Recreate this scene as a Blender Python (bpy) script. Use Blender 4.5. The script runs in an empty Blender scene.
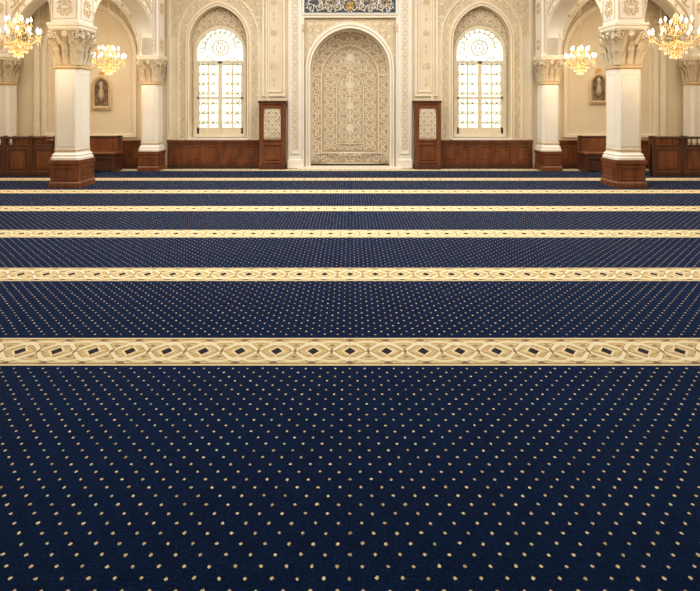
import bpy, math, random
from mathutils import Vector, Matrix
from mathutils.geometry import tessellate_polygon
random.seed(4)
pi=math.pi
# ------------------------------------------------------------ materials
class NB:
    def __init__(s,name):
        s.mat=bpy.data.materials.new(name); s.mat.use_nodes=True
        s.nt=s.mat.node_tree; s.n=s.nt.nodes; s.l=s.nt.links
        s.b=s.n['Principled BSDF']
    def put(s,sock,v):
        if isinstance(v,bpy.types.NodeSocket): s.l.new(v,sock)
        else: sock.default_value=v
    def m(s,op,a,b=None,c=None):
        nd=s.n.new('ShaderNodeMath'); nd.operation=op
        s.put(nd.inputs[0],a)
        if b is not None: s.put(nd.inputs[1],b)
        if c is not None: s.put(nd.inputs[2],c)
        return nd.outputs[0]
    def mix(s,f,a,b):
        nd=s.n.new('ShaderNodeMix'); nd.data_type='RGBA'
        s.put(nd.inputs[0],f)
        s.put(nd.inputs[6],a if isinstance(a,bpy.types.NodeSocket) else (*a,1))
        s.put(nd.inputs[7],b if isinstance(b,bpy.types.NodeSocket) else (*b,1))
        return nd.outputs[2]
    def coord(s):
        return s.n.new('ShaderNodeTexCoord').outputs['Object']
    def noise(s,scale,detail=3,vec=None,rough=.5):
        nd=s.n.new('ShaderNodeTexNoise'); nd.inputs['Scale'].default_value=scale
        nd.inputs['Detail'].default_value=detail; nd.inputs['Roughness'].default_value=rough
        s.l.new(vec if vec is not None else s.coord(),nd.inputs['Vector'])
        return nd.outputs[0]
    def scalevec(s,sc):
        nd=s.n.new('ShaderNodeMapping'); s.l.new(s.coord(),nd.inputs['Vector'])
        nd.inputs['Scale'].default_value=sc
        return nd.outputs[0]
    def bump(s,h,strength=.3,dist=.01):
        nd=s.n.new('ShaderNodeBump'); nd.inputs['Strength'].default_value=strength
        nd.inputs['Distance'].default_value=dist; s.l.new(h,nd.inputs['Height'])
        s.l.new(nd.outputs[0],s.b.inputs['Normal'])
    def ramp(s,f,lo,hi):
        nd=s.n.new('ShaderNodeMapRange'); s.put(nd.inputs[0],f)
        nd.inputs[1].default_value=lo; nd.inputs[2].default_value=hi
        return nd.outputs[0]
def simple(name,c1,c2,scale=4,rough=.6,bump=.15,metal=0,sv=None,bs=None):
    k=NB(name)
    v=k.scalevec(sv) if sv else None
    f=k.ramp(k.noise(scale,4,v),.3,.7)
    k.l.new(k.mix(f,c1,c2),k.b.inputs['Base Color'])
    k.b.inputs['Roughness'].default_value=rough
    k.b.inputs['Metallic'].default_value=metal
    if bump: k.bump(k.noise(bs or scale*6,3,v),bump,.006)
    return k.mat
M={}
M['wall']=simple('wall_plaster',(.75,.63,.45),(.83,.72,.55),1.5,.65,.12)
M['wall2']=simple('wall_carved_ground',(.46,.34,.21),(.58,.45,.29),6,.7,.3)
M['stone']=simple('carved_stone',(.83,.75,.60),(.90,.83,.70),5,.55,.15)
M['cap']=simple('capital_stone',(.60,.49,.34),(.76,.65,.48),9,.6,.3)
M['marble']=simple('column_marble',(.86,.82,.75),(.92,.89,.83),2,.35,.04)
M['wood']=simple('mahogany',(.12,.036,.014),(.24,.085,.032),3,.33,.1,sv=(3,3,.6))
M['wood2']=simple('dark_walnut',(.05,.018,.009),(.10,.036,.016),3,.4,.1,sv=(3,3,.6))
M['gold']=simple('gilt_metal',(.85,.58,.24),(.95,.72,.36),12,.28,.05,metal=1)
M['gilt']=simple('gilt_paint',(.60,.42,.21),(.72,.54,.31),12,.45,.1)
M['slate']=simple('slate_tile',(.014,.024,.045),(.028,.044,.07),8,.4,.1)
M['frame']=simple('window_paint',(.72,.63,.46),(.82,.73,.57),6,.5,.05)
M['grn']=simple('garden_leaves',(.20,.30,.10),(.66,.74,.45),7,.8,.3)
M['gstone']=simple('garden_stone',(.5,.5,.45),(.6,.6,.55),3,.8,.3)
M['sub']=simple('floor_screed',(.30,.26,.22),(.36,.32,.27),3,.8,.1)
M['paint']=simple('old_painting',(.05,.03,.02),(.35,.24,.16),9,.5,.1)
def emis(name,col,st):
    k=NB(name); k.b.inputs['Base Color'].default_value=(*col,1)
    k.b.inputs['Emission Color'].default_value=(*col,1); k.b.inputs['Emission Strength'].default_value=st
    return k.mat
M['bulb']=emis('candle_bulb',(1,.84,.58),14)
M['crystal']=emis('glowing_crystal',(1,.74,.42),.55)  # weak emission imitates bulb light caught in the glass drops
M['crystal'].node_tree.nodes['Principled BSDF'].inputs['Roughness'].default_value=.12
# frosted daylight glass
k=NB('frosted_window_glass')
tr=k.n.new('ShaderNodeBsdfTransparent'); tr.inputs[0].default_value=(.95,.98,.93,1)
tl=k.n.new('ShaderNodeBsdfTranslucent'); tl.inputs[0].default_value=(.93,.95,.90,1)
m0=k.n.new('ShaderNodeMixShader'); m0.inputs[0].default_value=.62
k.l.new(tr.outputs[0],m0.inputs[1]); k.l.new(tl.outputs[0],m0.inputs[2])
mx=k.n.new('ShaderNodeMixShader'); mx.inputs[0].default_value=.10
k.b.inputs['Base Color'].default_value=(.9,.93,.88,1); k.b.inputs['Roughness'].default_value=.1
k.l.new(m0.outputs[0],mx.inputs[1]); k.l.new(k.b.outputs[0],mx.inputs[2])
k.l.new(mx.outputs[0],k.n['Material Output'].inputs[0]); M['glass']=k.mat

# carpet
def carpet():
    k=NB('prayer_carpet_pile'); m=k.m
    sp=k.n.new('ShaderNodeSeparateXYZ'); k.l.new(k.coord(),sp.inputs[0])
    X,Y=sp.outputs[0],sp.outputs[1]
    nz=m('MULTIPLY',m('SUBTRACT',k.noise(14,2),.5),.014)
    nz2=m('MULTIPLY',m('SUBTRACT',k.noise(230,1),.5),.008)
    Xd=m('ADD',X,nz); Yd=m('ADD',Y,nz)
    Xe=m('ADD',Xd,nz2); Ye=m('SUBTRACT',Yd,nz2)
    def fr(v,p,o): return m('SUBTRACT',m('FRACT',m('ADD',m('DIVIDE',v,p),o)),.5)
    def dot(o):
        a=m('MULTIPLY',fr(Xe,.088,o),.088)
        b=m('MULTIPLY',fr(Ye,.092,o),.092*.95)
        e=m('SQRT',m('ADD',m('MULTIPLY',a,a),m('MULTIPLY',b,b)))
        d=m('MULTIPLY',m('ADD',m('ABSOLUTE',a),m('ABSOLUTE',b)),.5)
        return m('LESS_THAN',m('ADD',m('MULTIPLY',e,.5),d),.0068)
    dots=m('MAXIMUM',dot(0),dot(.5))
    # stripes
    D=1.5; Z0=3.348
    yl=m('MULTIPLY',fr(m('SUBTRACT',Y,Z0),D,.5),D)      # signed distance from stripe centre
    ay=m('ABSOLUTE',yl); near=m('GREATER_THAN',Y,2.5)
    stripe=m('MULTIPLY',m('LESS_THAN',ay,.185),near)
    clear=m('MULTIPLY',m('LESS_THAN',ay,.20),near)
    P=.236
    v=m('DIVIDE',yl,.185)
    ph=m('MULTIPLY',Xd,pi/P)
    acs=m('ABSOLUTE',m('COSINE',ph)); asn=m('ABSOLUTE',m('SINE',ph))
    av=m('ABSOLUTE',v)
    def line(c,w): return m('LESS_THAN',m('ABSOLUTE',m('SUBTRACT',av,c)),w)
    eye=m('MULTIPLY',acs,.60)
    bands=line(eye,.115)
    bl1=line(m('ADD',eye,.14),.024); bl2=line(m('SUBTRACT',eye,.14),.024)
    inner=line(m('MULTIPLY',m('POWER',acs,2.0),.34),.020)
    scal=line(m('ADD',.44,m('MULTIPLY',asn,.26)),.08)
    scl=line(m('ADD',.34,m('MULTIPLY',asn,.26)),.020)
    scl2=line(m('ADD',.56,m('MULTIPLY',asn,.20)),.016)
    fx=fr(X,P,.5); fx2=fr(X,P,0.0)
    def dia_(f,a,c,b): return m('LESS_THAN',m('ADD',m('DIVIDE',m('ABSOLUTE',f),a),m('DIVIDE',m('ABSOLUTE',m('SUBTRACT',av,c)),b)),1.0)
    dia=dia_(fx,.16,0,.26); halo=dia_(fx,.24,0,.37)
    dia2=dia_(fx2,.055,0,.24); side=dia_(fx,.13,.83,.13); mid2=dia_(fx2,.10,.40,.10)
    nn=k.noise(30,3)
    col=k.mix(k.ramp(nn,.35,.65),(.62,.46,.21),(.83,.68,.39))
    col=k.mix(m('MULTIPLY',m('MAXIMUM',bl1,bl2),.75),col,(.30,.18,.07))
    col=k.mix(m('MULTIPLY',m('MAXIMUM',scl,scl2),.6),col,(.32,.19,.08))
    col=k.mix(scal,col,(.90,.79,.52))
    col=k.mix(m('MULTIPLY',inner,.7),col,(.32,.19,.08))
    col=k.mix(bands,col,(.95,.86,.62))
    col=k.mix(m('MULTIPLY',mid2,.75),col,(.22,.14,.07))
    col=k.mix(m('MULTIPLY',side,.8),col,(.10,.07,.04))
    col=k.mix(dia2,col,(.34,.21,.09))
    col=k.mix(halo,col,(.90,.77,.48))
    col=k.mix(dia,col,(.008,.011,.028))
    col=k.mix(m('GREATER_THAN',av,.90),col,(.86,.73,.45))
    col=k.mix(m('MULTIPLY',m('MULTIPLY',m('GREATER_THAN',av,.85),m('LESS_THAN',av,.90)),.85),col,(.12,.08,.04))
    # yarn variation
    col=k.mix(m('MULTIPLY',k.ramp(k.noise(190,2),.45,.75),.3),col,(.42,.29,.13))
    fine=k.noise(120,3,None,.75); big=k.noise(1.1,3); mid=k.noise(13,4,None,.7)
    navy=k.mix(k.ramp(fine,.38,.66),(.0012,.0040,.019),(.0085,.0240,.092))
    navy=k.mix(m('MULTIPLY',k.ramp(big,.4,.7),.35),navy,(.004,.017,.075))
    navy=k.mix(m('MULTIPLY',k.ramp(mid,.48,.75),.55),navy,(.0010,.0032,.014))
    dotc=k.mix(k.ramp(k.noise(40,1),.35,.65),(.55,.42,.21),(.98,.84,.52))
    field=k.mix(m('MULTIPLY',dots,m('SUBTRACT',1,clear)),navy,dotc)
    seam=m('LESS_THAN',m('ABSOLUTE',X),.0025)
    out=k.mix(stripe,field,col)
    out=k.mix(m('MULTIPLY',seam,.4),out,(.002,.003,.01))
    k.l.new(out,k.b.inputs['Base Color'])
    k.b.inputs['Roughness'].default_value=.75
    k.b.inputs['Specular IOR Level'].default_value=.03
    k.b.inputs['Specular Tint'].default_value=(.3,.6,1,1)
    k.b.inputs['Sheen Weight'].default_value=.12
    k.b.inputs['Sheen Roughness'].default_value=.3
    k.b.inputs['Sheen Tint'].default_value=(.06,.36,1,1)
    k.bump(k.noise(180,3,None,.75),.8,.006)
    return k.mat
M['carpet']=carpet()

# ------------------------------------------------------------ mesh builder
class B:
    def __init__(s): s.v=[];s.f=[];s.mi=[];s.sm=[];s.mats=[];s.T=None
    def mat(s,m):
        if m not in s.mats: s.mats.append(m)
        return s.mats.index(m)
    def add(s,vs,fs,m,smooth=False):
        o=len(s.v); i=s.mat(m)
        s.v+= [s.T(Vector(p)) if s.T else Vector(p) for p in vs]
        for f in fs: s.f.append([o+a for a in f]); s.mi.append(i); s.sm.append(smooth)
    def box(s,x0,x1,y0,y1,z0,z1,m):
        s.add([(x0,y0,z0),(x1,y0,z0),(x1,y1,z0),(x0,y1,z0),(x0,y0,z1),(x1,y0,z1),(x1,y1,z1),(x0,y1,z1)],
              [(0,3,2,1),(4,5,6,7),(0,1,5,4),(1,2,6,5),(2,3,7,6),(3,0,4,7)],m)
    def bbox(s,x0,x1,y0,y1,z0,z1,m,c=.01):
        s.sq((x0+x1)/2,(y0+y1)/2,[( (x1-x0)/2-c,(y1-y0)/2-c,z0),((x1-x0)/2,(y1-y0)/2,z0+c),((x1-x0)/2,(y1-y0)/2,z1-c),((x1-x0)/2-c,(y1-y0)/2-c,z1)],c,m)
    def sq(s,cx,cy,prof,c,m,smooth=False):
        vs=[];fs=[]
        for hx,hy,z in prof:
            cc=min(c,hx*.8,hy*.8)
            for a,b in ((hx,hy-cc),(hx-cc,hy),(-hx+cc,hy),(-hx,hy-cc),(-hx,-hy+cc),(-hx+cc,-hy),(hx-cc,-hy),(hx,-hy+cc)):
                vs.append((cx+a,cy+b,z))
        n=len(prof)
        for j in range(n-1):
            for i in range(8):
                a=j*8+i;b=j*8+(i+1)%8; fs.append((a,b,b+8,a+8))
        fs.append(tuple(range(7,-1,-1))); fs.append(tuple(range((n-1)*8,n*8)))
        s.add(vs,fs,m,smooth)
    def lathe(s,cx,cy,prof,n,m,smooth=True):
        vs=[];fs=[]
        for r,z in prof:
            for i in range(n):
                a=2*pi*i/n; vs.append((cx+r*math.cos(a),cy+r*math.sin(a),z))
        for j in range(len(prof)-1):
            for i in range(n):
                a=j*n+i;b=j*n+(i+1)%n; fs.append((a,b,b+n,a+n))
        fs.append(tuple(range(n-1,-1,-1))); fs.append(tuple(range((len(prof)-1)*n,len(prof)*n)))
        s.add(vs,fs,m,smooth)
    def plate(s,outer,holes,y0,y1,m):
        polys=[outer]+list(holes)
        tri=tessellate_polygon([[Vector((p[0],p[1],0)) for p in q] for q in polys])
        flat=[p for q in polys for p in q]; n=len(flat)
        vs=[(p[0],y0,p[1]) for p in flat]+[(p[0],y1,p[1]) for p in flat]
        fs=[tuple(t) for t in tri]+[tuple(n+i for i in reversed(t)) for t in tri]
        o=0
        for q in polys:
            for i in range(len(q)):
                a=o+i;b=o+(i+1)%len(q); fs.append((a,b,b+n,a+n))
            o+=len(q)
        s.add(vs,fs,m)
    def tube(s,pts,r,m,n=6):
        vs=[];fs=[];pts=[Vector(p) for p in pts]
        for i,p in enumerate(pts):
            d=(pts[min(i+1,len(pts)-1)]-pts[max(i-1,0)]).normalized()
            u=Vector((1,0,0))
            if abs(d.z)<.99:
                u=d.cross(Vector((0,0,1))).normalized()
            w=d.cross(u).normalized(); rr=r[i] if isinstance(r,list) else r
            for j in range(n):
                a=2*pi*j/n; vs.append(p+u*rr*math.cos(a)+w*rr*math.sin(a))
        for i in range(len(pts)-1):
            for j in range(n):
                a=i*n+j;b=i*n+(j+1)%n; fs.append((a,b,b+n,a+n))
        s.add(vs,fs,m,True)
    def ribbon(s,pts,r,mp,m,pred=None,closed=False,h=None):
        h=h or r
        if pred:
            run=[]
            for p in pts+[None]:
                if p is not None and pred(*p): run.append(p)
                else:
                    if len(run)>2: s.ribbon(run,r,mp,m,None,False,h)
                    run=[]
            return
        n=len(pts); vs=[];fs=[]
        for i,p in enumerate(pts):
            a=pts[(i-1)%n] if (closed or i>0) else p
            b=pts[(i+1)%n] if (closed or i<n-1) else p
            dx,dz=b[0]-a[0],b[1]-a[1]; L=math.hypot(dx,dz) or 1; nx,nz=-dz/L*r,dx/L*r
            vs+=[mp(p[0]+nx,p[1]+nz,-.002),mp(p[0]+nx*.5,p[1]+nz*.5,h),mp(p[0]-nx*.5,p[1]-nz*.5,h),mp(p[0]-nx,p[1]-nz,-.002)]
        for i in range(n if closed else n-1):
            a=4*i;b=4*((i+1)%n)
            for j in range(3): fs.append((a+j,a+j+1,b+j+1,b+j))
        s.add(vs,fs,m)
    def leaf2(s,x,z,ang,L,W,mp,m,pred=None,h=.01):
        if pred and not pred(x+math.cos(ang)*L*.8,z+math.sin(ang)*L*.8): return
        ca,sa=math.cos(ang),math.sin(ang)
        out=[(0,0),(L*.35,W*.5),(L*.7,W*.38),(L,0),(L*.7,-W*.38),(L*.35,-W*.5)]
        vs=[mp(x+a*ca-b*sa,z+a*sa+b*ca,0) for a,b in out]+[mp(x+L*.45*ca,z+L*.45*sa,h)]
        s.add(vs,[(i,(i+1)%6,6) for i in range(6)],m)
    def arab(s,pred,cx,hw,z0,z1,t,r,mp,m,hh=None):
        hh=hh or r*1.3
        nx=max(1,round(hw/t)); tx=hw/nx; nz=max(1,round((z1-z0)/t)); tz=(z1-z0)/nz
        for j in range(nz):
            for i in range(nx):
                for sg in (1,-1):
                    ox=(i+.5)*tx; oz=z0+(j+.5)*tz; dr=1 if (i+j)%2 else -1
                    R=.50*min(tx,tz); pts=[]
                    for q in range(19):
                        tt=q/18; a=dr*(pi/2+tt*2*pi*1.35); rr=R*(1-.80*tt)
                        pts.append((cx+sg*(ox+math.cos(a)*rr*tx/min(tx,tz)),oz+math.sin(a)*rr))
                    s.ribbon(pts,r,mp,m,pred,False,hh)
                    for q in (1,4,7,10,13):
                        p=pts[q]; a=math.atan2(p[1]-oz,p[0]-(cx+sg*ox))
                        s.leaf2(p[0],p[1],a+.6*dr*sg,R*.5,R*.3,mp,m,pred,hh)
                    s.leaf2(cx+sg*ox-R*.16,oz,0,R*.36,R*.36,mp,m,pred,hh*1.3)
                    s.ribbon([(cx+sg*(ox+dr*(-.5+.5*q/4)*tx*.9),oz+tz*(.18+.3*math.sin(q/4*pi))) for q in range(5)],r*.8,mp,m,pred,False,hh*.8)
    def flower(s,x,z,R,mp,m,n=8,h=.015):
        for i in range(n): s.leaf2(x,z,2*pi*i/n+pi/2,R,R*.5,mp,m,None,h)
    def leaf3(s,base,out,H,W,O,m,curl=.25):
        base=Vector(base);out=Vector(out).normalized();side=out.cross(Vector((0,0,1))).normalized()
        vs=[];fs=[];N=7
        for i in range(N):
            t=i/(N-1)
            zz=H*(t if t<.8 else .8+(t-.8)*.3-(t-.8)**2*curl*20*.25)
            oo=O*(.12+t**2.2)
            w=W*.5*[.75,.95,1.0,.92,.8,.6,.15][i]
            c=base+Vector((0,0,zz))+out*oo
            vs+=[c-side*w-out*W*.12,c-side*w*.5+out*W*.03,c+out*W*.12,c+side*w*.5+out*W*.03,c+side*w-out*W*.12]
        for i in range(N-1):
            for j in range(4):
                a=i*5+j; fs.append((a,a+1,a+6,a+5))
        s.add(vs,fs,m)
    def obj(s,name,parent=None):
        me=bpy.data.meshes.new(name); me.from_pydata([tuple(p) for p in s.v],[],s.f)
        for m in s.mats: me.materials.append(M[m])
        me.polygons.foreach_set('material_index',s.mi); me.polygons.foreach_set('use_smooth',s.sm)
        me.update()
        import bmesh
        bm=bmesh.new(); bm.from_mesh(me); bmesh.ops.recalc_face_normals(bm,faces=bm.faces); bm.to_mesh(me); bm.free()
        o=bpy.data.objects.new(name,me); bpy.context.collection.objects.link(o)
        if parent: o.parent=parent
        return o
def flat(y): return lambda x,z,h: (x,y-h,z)
def arch(cx,w,z0,zs,za,n=14,bottom=True):
    h=za-zs; pts=[]
    if h>=w*.999:
        R=(w*w+h*h)/(2*w); a1=math.atan2(h,R-w) if R>w else pi/2
        for i in range(n+1):
            a=a1*i/n; pts.append((w-R+R*math.cos(a),zs+R*math.sin(a)))
    else:
        for i in range(n+1):
            a=pi/2*i/n; pts.append((w*math.cos(a),zs+h*math.sin(a)))
    pts[-1]=(0,za)
    right=([(w,z0)] if bottom else [])+pts
    left=[(-x,z) for x,z in reversed(right[:-1])]
    return [(cx+x,z) for x,z in right+left]
def inarch(cx,w,z0,zs,za):
    h=za-zs; R=(w*w+h*h)/(2*w)
    def f(x,z):
        x=abs(x-cx)
        if z<z0 or z>za or x>w: return False
        if z<zs: return True
        if h<w*.999: return (x/w)**2+((z-zs)/h)**2<1
        return (x-(w-R))**2+(z-zs)**2<R*R
    return f
def rect(x0,x1,z0,z1): return [(x0,z0),(x1,z0),(x1,z1),(x0,z1)]

YW=12.7; CE=5.6; XS=9.5
# ------------------------------------------------------------ shell
b=B(); b.box(-XS-.3,XS+.3,-2.0,YW+.4,-.2,-.015,'sub'); b.obj('floor')
b=B(); b.box(-XS,XS,-2.0,YW,-.015,0,'carpet'); b.obj('prayer_carpet')
b=B(); b.box(-XS-.3,XS+.3,-2.3,YW+.4,CE,CE+.2,'wall')
b.obj('ceiling')
for sgn,nm in ((-1,'wall_left'),(1,'wall_right')):
    b=B(); b.box(min(sgn*XS,sgn*(XS+.3)),max(sgn*XS,sgn*(XS+.3)),-2.0,YW,-.01,CE,'wall'); b.obj(nm)
b=B(); b.box(-XS-.3,XS+.3,-2.3,-2.0,-.01,CE,'wall'); b.obj('wall_front')

WX=3.21
holes=[arch(0,.98,0.06,2.40,3.42,18)]
for sx in (-WX,WX): holes.append(arch(sx,.70,.73,3.10,3.96,14))
b=B(); b.plate(rect(-XS-.3,XS+.3,-.01,CE),holes,YW,YW+.35,'wall')
f=flat(YW)
for sx in (-WX,WX):
    b.plate(arch(sx,.79,.70,3.10,4.08),[arch(sx,.70,.73,3.10,3.96)],YW-.05,YW+.02,'stone')
    b.ribbon(arch(sx,.98,.70,3.14,4.36,18),.022,f,'stone',h=.04)
    b.ribbon(arch(sx,.745,.75,3.10,4.02,18),.012,flat(YW-.05),'gilt',h=.012)
    A=inarch(sx,.96,.72,3.14,4.34); I=inarch(sx,.81,.6,3.10,4.12)
    b.arab(lambda x,z:A(x,z) and not I(x,z),sx,.97,.74,4.4,.15,.010,f,'cap')
    A2=inarch(sx,1.01,.6,3.14,4.40)
    b.arab(lambda x,z:(not A2(x,z)) and z>3.2 and abs(x-sx)<1.16,sx,1.16,3.2,5.0,.17,.011,f,'cap')
    for e in (-1.2,1.2):
        b.box(sx+e-.035,sx+e+.035,YW-.05,YW+.01,.70,CE,'stone')
    for e in (-1.2,1.2):
        b.ribbon([(sx+e,.8),(sx+e,5.4)],.008,flat(YW-.05),'gilt')
for sx in (-1.86,1.86):
    b.plate(rect(sx-.28,sx+.28,1.75,5.2),[rect(sx-.23,sx+.23,1.80,5.15)],YW-.04,YW+.01,'stone')
    b.plate(arch(sx,.20,1.85,4.0,4.3),[arch(sx,.175,1.875,4.0,4.27)],YW-.03,YW+.01,'stone')
    b.flower(sx,2.5,.13,f,'cap'); b.flower(sx,3.3,.10,f,'cap'); b.flower(sx,4.05,.10,f,'cap')
    for zz in (2.1,2.9,3.7):
        for q in (0,pi): b.leaf2(sx,zz,q+pi/2,.13,.07,f,'cap')
for sg in (-1,1):
    for cx,w in ((6.35,1.15),):
        c=sg*cx
        b.plate(arch(c,w,.75,2.75,4.05,16),[arch(c,w-.09,.82,2.75,3.94,16)],YW-.045,YW+.01,'stone')
        b.ribbon(arch(c,w-.16,.9,2.75,3.85,16),.014,f,'stone',h=.02)
        b.arab(lambda x,z:(not inarch(c,w+.03,.5,2.75,4.09)(x,z)) and z>3.0,c,1.35,3.0,4.9,.2,.011,f,'cap')
        b.flower(c,3.35,.16,f,'cap',10); 
    b.box(sg*7.62-.06,sg*7.62+.06,YW-.06,YW+.01,.7,CE,'stone')
    b.arab(None,sg*6.35,1.3,4.9,5.3,.2,.012,f,'cap')
b.obj('wall_back')

# ------------------------------------------------------------ mihrab
b=B()
W0,ZS,ZA=.98,2.40,3.42
def wz(z):
    if z<=ZS: return W0
    h=ZA-ZS;R=(W0*W0+h*h)/(2*W0)
    return max(.0,(W0-R)+math.sqrt(max(0,R*R-(z-ZS)**2)))
def niche(x,z,h):
    w=max(wz(z),.02); s_=max(-1,min(1,x/w))
    return (x,YW+.10+.42*math.sqrt(1-s_*s_)*(w/W0)-h,z)
zs=[.06+(ZS-.06)*i/10 for i in range(11)]+[ZS+(ZA-ZS)*math.sin(pi/2*i/14) for i in range(1,15)]
vs=[];fs=[];NC=25
for z in zs:
    w=max(wz(z),.003)
    for i in range(NC):
        s_=math.sin(pi/2*(-1+2*i/(NC-1))); vs.append(niche(s_*w,z,0))
for j in range(len(zs)-1):
    for i in range(NC-1):
        a=j*NC+i; fs.append((a,a+1,a+NC+1,a+NC))
b.add(vs,fs,'wall2',True)
A_o=inarch(0,.93,.10,2.40,3.36)
A_m=inarch(0,.70,.35,2.25,3.02); A_m2=inarch(0,.66,.38,2.25,2.96)
b.arab(lambda x,z:A_o(x,z) and not inarch(0,.74,.3,2.25,3.07)(x,z),0,.96,.10,3.4,.19,.013,niche,'stone')
b.ribbon(arch(0,.72,.33,2.25,3.05,18),.018,niche,'stone',closed=True,h=.02)
b.ribbon(arch(0,.945,.10,2.40,3.385,18),.016,niche,'stone',h=.02)
def mid(x,z): return A_m2(x,z) and not (abs(x)<.36 and .55<z<2.45 and inarch(0,.36,.5,1.95,2.5)(x,z))
b.arab(mid,0,.68,.40,2.98,.17,.012,niche,'stone')
b.ribbon(arch(0,.34,.55,1.95,2.46,14),.014,niche,'stone',closed=True,h=.02)
b.arab(inarch(0,.31,.58,1.95,2.42),0,.32,.58,2.42,.16,.011,niche,'stone')
b.ribbon([(0,.6),(0,2.4)],.012,niche,'stone')
for zz in (.95,1.5,2.05): b.flower(0,zz,.12,niche,'stone',10,.025)
b.flower(0,2.72,.13,niche,'stone',10,.025)
for zz in (.32,1.32,2.3): b.ribbon([(-.93+1.86*i/20,zz) for i in range(21)],.014,niche,'stone',lambda x,z:not A_m(x,z) )
b.box(-1.0,1.0,YW+.0,YW+.6,0,.06,'marble')
b.box(-1.25,1.25,YW-.22,YW,0,.05,'marble')
b.plate(arch(0,1.07,0.05,2.42,3.54,18),[arch(0,.965,.051,2.40,3.405,18)],YW-.10,YW+.12,'marble')
b.ribbon(arch(0,1.02,.06,2.41,3.475,20),.013,flat(YW-.10),'gilt',h=.014)
sp=inarch(0,1.09,0,2.42,3.57)
b.arab(lambda x,z:(not sp(x,z)) and abs(x)<1.12 and z<3.66,0,1.14,2.45,3.68,.16,.012,flat(YW-.012),'cap')
b.plate(rect(-1.17,1.17,.05,3.72),[arch(0,1.0,.06,2.42,3.45,18)],YW-.012,YW+.0,'wall')
for sg in (-1,1):
    x0,x1=sorted((sg*1.17,sg*1.49)); xc=(x0+x1)/2
    b.box(x0,x1,YW-.12,YW+.01,.0,CE-.02,'marble')
    b.bbox(x0-.02,x1+.02,YW-.17,YW,.0,.22,'marble',.015)
    b.plate(rect(x0+.05,x1-.05,.35,4.9),[rect(x0+.08,x1-.08,.38,4.87)],YW-.14,YW-.11,'stone')
    g=flat(YW-.12)
    b.arab(None,xc,.08,.45,4.8,.085,.006,g,'cap')
    b.tube([(sg*1.14,YW-.08,.05),(sg*1.14,YW-.08,3.66)],.03,'marble',10)
    b.lathe(sg*1.14,YW-.08,[(.03,3.3),(.035,3.34),(.05,3.45),(.055,3.5)],10,'cap')
b.box(-1.17,1.17,YW-.10,YW,3.66,3.76,'stone')
b.bbox(-1.17,1.17,YW-.13,YW,3.72,3.75,'marble',.006)
b.box(-1.12,1.12,YW-.06,YW,3.79,4.55,'slate')
b.plate(rect(-1.16,1.16,3.735,4.60),[rect(-1.11,1.11,3.775,4.55)],YW-.10,YW,'marble')
g=flat(YW-.06)
b.arab(lambda x,z:math.hypot(x,z-3.95)>.14,0,1.08,3.80,4.52,.23,.009,g,'marble')
b.arab(lambda x,z:math.hypot(x,z-3.95)>.14,.11,.9,3.84,4.5,.16,.006,g,'gilt')
b.flower(0,3.95,.13,g,'gold',10,.02)
b.box(-1.17,1.17,YW-.10,YW,4.6,4.75,'stone')
b.obj('mihrab_niche')

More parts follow.
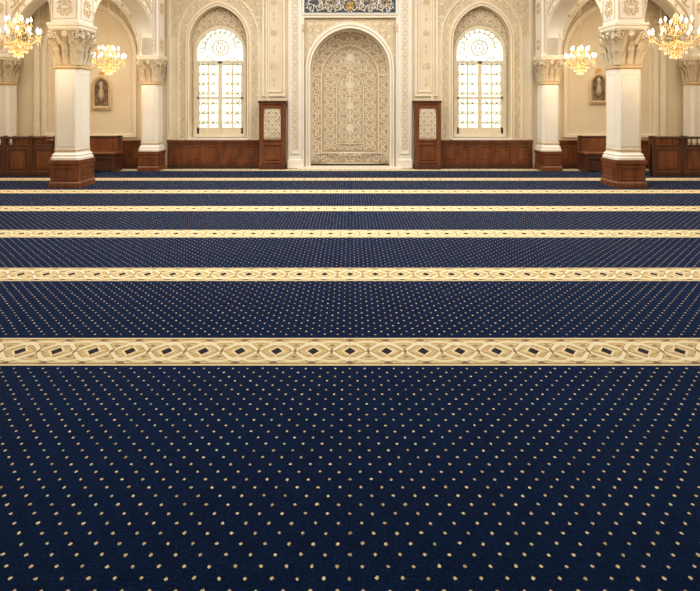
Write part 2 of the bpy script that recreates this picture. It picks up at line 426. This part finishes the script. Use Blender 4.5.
# ------------------------------------------------------------ windows
def window(name,cx):
    b=B(); y=YW+.2; g=flat(y)
    w=.60
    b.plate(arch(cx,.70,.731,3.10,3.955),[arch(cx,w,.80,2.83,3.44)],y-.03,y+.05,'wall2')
    out=inarch(cx,.68,2.6,3.10,3.93); ins=inarch(cx,.66,.5,2.85,3.52)
    b.arab(lambda x,z:out(x,z) and not ins(x,z),cx,.7,2.7,3.98,.13,.010,flat(y-.03),'stone')
    b.plate(arch(cx,w+.05,.75,2.83,3.50),[arch(cx,w-.03,.83,2.83,3.41)],y-.07,y+.03,'frame')
    b.box(cx-.72,cx+.72,YW-.09,YW+.3,.69,.735,'marble')
    b.box(cx-.045,cx+.045,y-.06,y+.02,.8,2.62,'frame')
    b.box(cx-w,cx+w,y-.06,y+.02,2.56,2.63,'frame')
    b.box(cx-w,cx+w,y-.05,y+.02,1.68,1.74,'frame')
    b.box(cx-w,cx+w,y-.05,y+.02,.80,.98,'frame')
    for sg in (-1,1):
        xm=cx+sg*.30
        b.box(cx+sg*.55-.03,cx+sg*.55+.03,y-.05,y+.02,.8,2.6,'frame')
        b.box(xm-.016,xm+.016,y-.045,y+.015,.95,2.58,'frame')
        z=1.10
        while z<2.55:
            b.box(xm-.24,xm+.24,y-.03,y+.01,z-.010,z+.010,'frame'); z+=.24
        zz=.99+.12
        while zz<2.56:
            for e in (-.125,.125):
                for dx,dz in ((.05,0),(-.05,0),(0,.055),(0,-.055)):
                    b.ribbon([(xm+e+dx+.045*math.cos(a*pi/5),zz+dz+.045*math.sin(a*pi/5)) for a in range(10)],.008,flat(y-.01),'frame',closed=True,h=.02)
                b.leaf2(xm+e,zz-.03,pi/2,.06,.05,flat(y-.012),'frame',None,.02)
            zz+=.24
    ia=inarch(cx,w-.02,2.6,2.83,3.42)
    def ring(x,z,r,t=.011):
        b.ribbon([(x+r*math.cos(a*pi/10),z+r*math.sin(a*pi/10)) for a in range(21)],t,flat(y),'frame',ia,h=.035)
    ring(cx,2.95,.20,.018); ring(cx,2.95,.10,.012)
    for i in range(8):
        a=i*pi/4; ring(cx+.15*math.cos(a),2.95+.15*math.sin(a),.05,.009)
        b.ribbon([(cx+(.0+.2*t/4)*math.cos(a),2.95+(.0+.2*t/4)*math.sin(a)) for t in range(5)],.007,flat(y),'frame',ia,h=.03)
    for i in range(11):
        a=pi*i/10
        b.ribbon([(cx+(.2+.45*t/6)*math.cos(a),2.95+(.2+.45*t/6)*math.sin(a)) for t in range(7)],.011,flat(y),'frame',ia,h=.03)
        ring(cx+.32*math.cos(a),2.95+.32*math.sin(a),.055,.009)
        ring(cx+.44*math.cos(a+.15),2.95+.44*math.sin(a+.15),.06,.009)
    for sg in (-1,1):
        ring(cx+sg*.42,2.76,.10); ring(cx+sg*.18,2.70,.055); ring(cx+sg*.30,2.70,.05)
        ring(cx+sg*.42,2.76,.045,.009)
    b.plate(arch(cx,w-.01,.85,2.83,3.43),[],y+.022,y+.028,'glass')
    b.obj(name)
window('window_1',-WX); window('window_2',WX)

# ------------------------------------------------------------ wainscot
def wains(name,x0,x1):
    b=B(); y=YW
    b.box(x0,x1,y-.05,y,0,.67,'wood')
    b.box(x0,x1,y-.08,y,0,.10,'wood2')
    b.box(x0,x1,y-.075,y,.60,.65,'wood'); b.box(x0,x1,y-.10,y,.65,.685,'wood')
    n=max(1,round((x1-x0)/.46)); t=(x1-x0)/n
    for i in range(n):
        a=x0+i*t+.05; c=x0+(i+1)*t-.05
        b.plate(rect(a,c,.15,.56),[rect(a+.03,c-.03,.18,.53)],y-.07,y-.04,'wood')
        b.plate(rect(a+.07,c-.07,.22,.49),[],y-.065,y-.04,'wood')
    b.obj(name)
wains('wainscot_left',-4.44,-2.20); wains('wainscot_right',2.20,4.44)
wains('wainscot_aisle_left',-XS,-4.96); wains('wainscot_aisle_right',4.96,XS)

# ------------------------------------------------------------ cabinets
def cabinet(cx):
    b=B(); y1=YW-.0; y0=YW-.26; w=.32
    b.box(cx-w+.02,cx+w-.02,y0+.02,y1,.08,1.58,'wood')
    b.bbox(cx-w-.01,cx+w+.01,y0-.01,y1,0,.11,'wood2',.012)
    b.bbox(cx-w-.02,cx+w+.02,y0-.02,y1,1.585,1.645,'wood2',.015)
    b.bbox(cx-w,cx+w,y0,y1,1.55,1.59,'wood',.01)
    for e in (-1,1):
        b.box(cx+e*(w-.05)-.035,cx+e*(w-.05)+.035,y0,y0+.04,.1,1.56,'wood')
    b.plate(rect(cx-w+.08,cx+w-.08,.68,1.50),[rect(cx-w+.12,cx+w-.12,.72,1.46)],y0-.005,y0+.03,'wood')
    b.plate(rect(cx-w+.12,cx+w-.12,.72,1.46),[],y0+.012,y0+.03,'wall2')
    g=flat(y0+.012)
    b.arab(inarch(cx,.2,.74,1.3,1.5),cx,.19,.75,1.44,.095,.009,g,'stone')
    b.ribbon(arch(cx,.195,.735,1.22,1.43),.011,g,'stone')
    b.plate(rect(cx-w+.08,cx+w-.08,.15,.62),[rect(cx-w+.12,cx+w-.12,.19,.58)],y0-.005,y0+.03,'wood')
    b.plate(rect(cx-w+.16,cx+w-.16,.23,.54),[],y0,y0+.03,'wood')
    b.lathe(cx+.24,y0-.012,[(.006,.64),(.014,.65),(.006,.66)],8,'gold')
    b.obj('carved_wooden_cabinet')
cabinet(-1.86); cabinet(1.86)

# ------------------------------------------------------------ columns
def column(name,cx,cy,s,zp,zc0,zc1,ztop):
    b=B(); h=s/2; q=s/.6
    b.sq(cx,cy,[(h,h,0),(h,h,.09),(h-.012*q,h-.012*q,.105),(h-.02*q,h-.02*q,.12),(h-.02*q,h-.02*q,zp-.09),(h,h,zp-.07),(h,h,zp)],.012,'wood')
    for k_ in range(4):
        Rm=Matrix.Rotation(k_*pi/2,4,'Z')
        b.T=lambda p,Rm=Rm: Rm@p+Vector((cx,cy,0))
        a=h-.07*q
        b.plate(rect(-a,a,.15,zp-.12),[rect(-a+.03,a-.03,.18,zp-.15)],-h+.004,-h+.03,'wood')
        b.plate(rect(-a+.07,a-.07,.215,zp-.19),[],-h+.01,-h+.03,'wood')
        b.T=None
    sh=h*.80
    b.sq(cx,cy,[(h*.97,h*.97,zp),(h*.97,h*.97,zp+.04),(h*.90,h*.90,zp+.07),(h*.93,h*.93,zp+.09),(sh*1.03,sh*1.03,zp+.13),(sh,sh,zp+.16),(sh,sh,zc0-.06)],.06*q,'marble')
    b.sq(cx,cy,[(sh+.0,sh+.0,zc0-.07),(sh+.03,sh+.03,zc0-.045),(sh+.03,sh+.03,zc0-.02),(sh,sh,zc0)],.06*q,'gilt')
    b.sq(cx,cy,[(sh+.012,sh+.012,zp+.17),(sh+.012,sh+.012,zp+.19)],.06*q,'gilt')
    for k_ in range(4):
        Rm=Matrix.Rotation(k_*pi/2,4,'Z')
        b.T=lambda p,Rm=Rm: Rm@p+Vector((cx,cy,0))
        a=sh-.085*q; g=flat(-sh)
        b.ribbon([(-a,zp+.26),(a,zp+.26),(a,zc0-.16),(-a,zc0-.16)],.009,g,'stone',closed=True,h=.008)
        b.T=None
    H=zc1-zc0; bh=sh*.98; top=h*1.06
    prof=[(bh,bh,zc0)]
    for i in range(1,9):
        t=i/8; v=bh+(top*.88-bh)*t**2.2; prof.append((v,v,zc0+H*.82*t))
    b.sq(cx,cy,prof,.07*q,'wall2',False)
    b.sq(cx,cy,[(top*.9,top*.9,zc0+H*.82),(top,top,zc0+H*.86),(top,top,zc0+H*.91),(top*1.05,top*1.05,zc0+H*.94),(top*1.05,top*1.05,zc1)],.03,'stone')
    for k_ in range(4):
        Rm=Matrix.Rotation(k_*pi/2,4,'Z')
        b.T=lambda p,Rm=Rm: Rm@p+Vector((cx,cy,0))
        for i in (-1,0,1):
            b.leaf3((i*bh*.62,-bh,zc0+.01),(0,-1,0),H*.38,bh*.52,.11*q,'cap')
            b.leaf3((i*bh*.66,-bh-.015,zc0+H*.26),(i*.25,-1,0),H*.36,bh*.50,.15*q,'cap')
        for i in (-.5,.5):
            b.leaf3((i*bh*1.1,-bh-.02,zc0+H*.48),(i*.3,-1,0),H*.30,bh*.5,.17*q,'cap')
        c=bh-.02
        b.leaf3((c,-c,zc0+.01),(1,-1,0),H*.40,bh*.6,.12*q,'cap')
        b.leaf3((c,-c,zc0+H*.26),(1,-1,0),H*.40,bh*.62,.16*q,'cap')
        b.leaf3((c,-c,zc0+H*.50),(1,-1,0),H*.36,bh*.5,.20*q,'cap')
        gg=flat(-top*.93)
        for sg in (-1,1):
            pts=[]
            for t_ in range(22):
                a=t_/21*2*pi*1.6; rr=.085*q*(1-.8*t_/21)
                pts.append((sg*(top*.66+math.cos(a+pi/2)*rr*-1),zc0+H*.72+math.sin(a+pi/2)*rr))
            b.ribbon(pts,.012*q,gg,'stone',h=.02)
        b.flower(0,zc0+H*.74,.07*q,gg,'stone',8,.03)
        b.T=None
    ph=h*.92
    b.sq(cx,cy,[(ph,ph,zc1),(ph,ph,ztop)],.03,'marble')
    for k_ in range(4):
        Rm=Matrix.Rotation(k_*pi/2,4,'Z')
        b.T=lambda p,Rm=Rm: Rm@p+Vector((cx,cy,0))
        g=flat(-ph); a=ph-.05
        b.ribbon([(-a,zc1+.08),(a,zc1+.08),(a,ztop-.1),(-a,ztop-.1)],.01,g,'gilt',closed=True,h=.01)
        b.arab(None,0,a*.7,zc1+.14,zc1+.14+a*1.4,a*.7,.009*q,g,'gilt')
        b.arab(None,0,a*.7,zc1+1.0,zc1+1.0+a*1.4,a*.7,.009*q,g,'gilt')
        b.T=None
    return b.obj(name)
FC=[(-5.35,10.03),(5.27,10.03)]; BC=[(-4.706,12.35),(4.706,12.35)]
for cx,cy in FC: column('column',cx,cy,.6,.52,2.30,3.10,CE)
for cx,cy in BC: column('column',cx,cy,.5,.46,2.08,2.70,CE)
for sg in (-1,1): column('column',sg*8.22,12.40,.46,.46,2.08,2.70,CE)

# ------------------------------------------------------------ arches between columns
def arcade(name,p,q,ins0,ins1,zs0,zs1,rise,th,ornament=True):
    p=Vector((p[0],p[1],0)); q=Vector((q[0],q[1],0)); d=(q-p); L=d.length; d.normalize(); nrm=Vector((-d.y,d.x,0))
    b=B(); b.T=lambda v: p+d*v.x+nrm*v.y+Vector((0,0,v.z))
    a0,a1=ins0,L-ins1; c=(a0+a1)/2; w=(a1-a0)/2; zt=max(zs0,zs1)
    za=zt+rise
    top=arch(c,w,zt,zt,za,16,False)
    low=top[::-1]
    pts=[]
    if zs0<zt: pts.append((a0,zs0))
    pts+=low
    if zs1<zt: pts.append((a1,zs1))
    poly=pts+[(a1,CE),(a0,CE)]
    b.plate(poly,[],-th/2,th/2,'marble')
    for sgn in (1,-1):
        mp=(lambda x,z,h,sgn=sgn:(x,sgn*(th/2+h),z))
        def off(dd): return arch(c,w+dd,zt,zt,za+dd*1.15,16,False)
        cl=lambda x,z:a0<=x<=a1
        b.ribbon(off(.03),.02,mp,'stone',cl,h=.03)
        b.ribbon(off(.16),.014,mp,'gilt',cl,h=.015)
        b.ribbon(off(.20),.014,mp,'stone',cl,h=.02)
        if ornament:
            A=inarch(c,w+.24,0,zt,za+.28)
            b.arab(lambda x,z:(not A(x,z)) and a0+.04<x<a1-.04,c,w-.04,zt+.05,CE-.5,.2,.012,mp,'gilt')
            rr=off(.095)
            for i in range(2,len(rr)-1,2):
                if a0+.06<rr[i][0]<a1-.06: b.flower(rr[i][0],rr[i][1],.045,mp,'cap',6,.012)
    b.T=None
    b.obj(name)
for i,sg in ((0,-1),(1,1)):
    arcade('arcade_arch',FC[i],BC[i],.31,.26,3.10,2.70,.85,.40)
    arcade('arcade_arch',BC[i],(sg*8.22,12.35),.25,.22,2.70,2.70,1.62,.36)
    arcade('arcade_arch',FC[i],(sg*XS,10.03),.3,.0,3.10,3.10,2.0,.44)

# ------------------------------------------------------------ chandeliers
def chandelier(cx,cy,z0,z1,R,ztop):
    b=B(); H=z1-z0; X=lambda r,a,z:(cx+r*math.cos(a),cy+r*math.sin(a),z)
    zb=z0
    b.lathe(cx,cy,[(.004,zb),(.02,zb+.02*H),(.035,zb+.06*H),(.015,zb+.10*H),(.05,zb+.16*H),(.075,zb+.22*H),(.03,zb+.28*H),(.02,zb+.40*H),(.045,zb+.46*H),(.05,zb+.50*H),(.018,zb+.56*H),(.016,zb+.70*H),(.035,zb+.75*H),(.012,zb+.8*H),(.01,z1)],14,'gold')
    b.tube([(cx,cy,z1-.01),(cx,cy,ztop)],.008,'gold',6)
    b.lathe(cx,cy,[(.05,ztop-.05),(.09,ztop-.0)],12,'gold')
    def drop(x,y,z,s):
        b.add([(x,y,z+s),(x+s*.45,y,z),(x,y+s*.45,z),(x-s*.45,y,z),(x,y-s*.45,z),(x,y,z-s*1.4)],
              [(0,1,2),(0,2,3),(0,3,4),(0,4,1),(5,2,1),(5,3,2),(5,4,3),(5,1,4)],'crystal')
    for n,rr,zr,ph in ((12,R,.42,0),(6,R*.58,.66,.3)):
        for i in range(n):
            a=2*pi*i/n+ph; zc=zb+zr*H
            pts=[]
            for t in range(9):
                u=t/8; pts.append(X(.03+(rr-.03)*u,a,zc-.02*H-.14*H*math.sin(u*pi)*(1-.2*u)+.05*H*u))
            b.tube(pts,.009,'gold',5)
            ex,ey,ez=pts[-1]
            b.lathe(ex,ey,[(.008,ez-.01),(.032,ez+.012),(.036,ez+.02),(.012,ez+.024)],8,'gold')
            b.lathe(ex,ey,[(.010,ez+.02),(.010,ez+.085)],6,'stone')
            b.lathe(ex,ey,[(.004,ez+.083),(.018,ez+.10),(.020,ez+.115),(.010,ez+.14),(.001,ez+.165)],8,'bulb')
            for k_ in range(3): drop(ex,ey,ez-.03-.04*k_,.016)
            a2=a+2*pi/n
            for k_ in range(1,6):
                u=k_/6; aa=a+(a2-a)*u; drop(*X(rr*.97,aa,ez-.0-.05*math.sin(u*pi)),.013)
        for i in range(n):
            a=2*pi*i/n+ph+.2
            for k_ in range(9):
                u=k_/9; r_=rr*.9*(1-u)**1.6+.02; drop(*X(r_,a,zb+zr*H+(1-zr)*H*.95*u),.015)
    for rr,zz in ((R*.62,.24),(R*.42,.14),(R*.22,.05)):
        n=int(12+rr*60)
        b.tube([X(rr,2*pi*i/20,zb+zz*H+.03) for i in range(21)],.007,'gold',5)
        for i in range(n):
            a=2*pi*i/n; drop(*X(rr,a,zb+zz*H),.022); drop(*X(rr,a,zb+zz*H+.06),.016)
    b.obj('chandelier')
    L=bpy.data.lights.new('chandelier_glow','POINT'); L.energy=20; L.color=(1,.72,.42); L.shadow_soft_size=R*.7
    o=bpy.data.objects.new('chandelier_glow',L); o.location=(cx,cy,z0-.12); bpy.context.collection.objects.link(o)
chandelier(-5.74,9.0,2.37,3.17,.33,CE)
chandelier(5.64,9.0,2.35,3.17,.40,CE)
chandelier(-5.22,11.25,2.2,2.86,.33,3.93)
chandelier(4.98,11.25,2.2,2.86,.30,3.93)

# ------------------------------------------------------------ panelled wooden barriers and benches in the aisles
def rail(x0,x1,y,h=.86):
    b=B()
    b.bbox(x0,x1,y-.05,y+.05,h-.05,h,'wood2',.012)
    b.box(x0,x1,y-.025,y+.025,.0,h-.20,'wood')
    b.bbox(x0,x1,y-.04,y+.04,h-.22,h-.18,'wood2',.008)
    b.box(x0,x1,y-.04,y+.04,.0,.09,'wood2')
    n=max(1,round((x1-x0)/.62)); t=(x1-x0)/n
    for i in range(n+1):
        x=x0+i*t
        x=min(max(x,x0+.04),x1-.04)
        b.bbox(x-.04,x+.04,y-.048,y+.048,0,h+.02,'wood2',.012)
        if i<n:
            a=x0+i*t+.08; c=x0+(i+1)*t-.08
            b.plate(rect(a,c,.14,h-.27),[rect(a+.03,c-.03,.17,h-.30)],y-.038,y-.02,'wood2')
            b.plate(rect(a+.07,c-.07,.21,h-.34),[],y-.034,y-.02,'wood')
            for q in range(5):
                xx=a+(c-a)*q/4
                b.lathe(xx,y,[(.012,h-.19),(.018,h-.15),(.009,h-.12),(.016,h-.09),(.010,h-.045)],8,'wood')
    b.obj('wooden_barrier')
rail(-9.2,-6.35,11.3); rail(6.55,9.2,11.3)
def bench(x0,x1,y):
    b=B()
    b.bbox(x0,x1,y-.22,y+.22,.40,.45,'wood',.01)
    b.box(x0+.03,x1-.03,y-.19,y+.19,.30,.40,'wood2')
    b.box(x0+.04,x1-.04,y-.16,y-.13,.04,.31,'wood2')
    for x in (x0+.05,x1-.05):
        b.box(x-.04,x+.04,y-.2,y+.2,0,.32,'wood2'); b.bbox(x-.045,x+.045,y+.14,y+.21,.4,.82,'wood2',.01)
    b.box(x0,x1,y+.16,y+.20,.45,.78,'wood'); b.bbox(x0,x1,y+.14,y+.21,.77,.81,'wood2',.008)
    b.obj('wooden_bench')
bench(-7.9,-7.1,12.0); bench(-6.6,-5.4,12.15); bench(7.0,7.9,12.0); bench(5.4,6.6,12.15)

# framed picture
def picture(cx,cz,w,h):
    b=B(); y=YW
    b.plate(arch(cx,w,cz-h,cz+h-w*1.1,cz+h),[arch(cx,w*.72,cz-h*.8,cz+h*.75-w*.75,cz+h*.78)],y-.06,y-.005,'cap')
    b.plate(arch(cx,w*.75,cz-h*.82,cz+h*.77-w*.75,cz+h*.8),[],y-.03,y-.01,'paint')
    b.ribbon(arch(cx,w*.86,cz-h*.9,cz+h*.85-w,cz+h*.89),.014,flat(y-.06),'gold',closed=True,h=.02)
    b.flower(cx,cz+h+.04,.08,flat(y-.03),'gold',8,.03)
    b.lathe(cx,y-.055,[(.03,cz-h*.55),(.07,cz-h*.2),(.05,cz+.05),(.025,cz+.09),(.05,cz+.16),(.045,cz+.22),(.01,cz+.26)],10,'wall2')
    b.obj('framed_icon_panel')
picture(-6.05,1.85,.24,.42); picture(6.05,1.95,.22,.38)

# ------------------------------------------------------------ garden outside
b=B()
b.box(-12,12,YW+.5,30,-.2,-.1,'gstone'); b.obj('garden_terrace')
b=B()
for i in range(46):
    x=random.uniform(-9,9); z=random.uniform(.2,2.2); r=random.uniform(.5,.9); y=17.5+random.uniform(-.6,.6)
    N=10
    vs=[];fs=[]
    for j in range(N+1):
        th=pi*j/N
        for k_ in range(14):
            a=2*pi*k_/14; rr=r*(1+random.uniform(-.16,.16)); vs.append((x+rr*math.sin(th)*math.cos(a),y+rr*math.sin(th)*math.sin(a),max(-.1,z+rr*math.cos(th))))
    for j in range(N):
        for k_ in range(14):
            a=j*14+k_;c=j*14+(k_+1)%14; fs.append((a,c,c+14,a+14))
    b.add(vs,fs,'grn')
b.obj('garden_hedge')

# ------------------------------------------------------------ lights
def area(name,loc,sx,sy,e,col,rot=(0,0,0)):
    L=bpy.data.lights.new(name,'AREA'); L.shape='RECTANGLE'; L.size=sx; L.size_y=sy; L.energy=e; L.color=col
    o=bpy.data.objects.new(name,L); o.location=loc; o.rotation_euler=rot; bpy.context.collection.objects.link(o)
area('fill_light_nave',(0,7.8,CE-.12),8,6,700,(1,.95,.85))  # added fill under the ceiling to brighten the nave, no fixture there
area('fill_light_aisle',(-7.5,9.5,CE-.12),3,5,170,(1,.87,.68))  # added warm fill for the left aisle, not an actual lamp
area('fill_light_aisle',(7.5,9.5,CE-.12),3,5,170,(1,.87,.68))  # same added fill for the right aisle
w=bpy.data.worlds.new('sky'); bpy.context.scene.world=w; w.use_nodes=True
bg=w.node_tree.nodes['Background']; bg.inputs[0].default_value=(.95,.97,1,1); bg.inputs[1].default_value=4.6
bpy.context.scene.view_settings.view_transform='Standard'

cam=bpy.data.cameras.new('camera'); co=bpy.data.objects.new('camera',cam); bpy.context.collection.objects.link(co)
co.location=(0,0,1.6); co.rotation_euler=(pi/2,0,0)
cam.sensor_width=36; cam.lens=520/700*36; cam.shift_y=-193/700; cam.clip_end=200
bpy.context.scene.camera=co
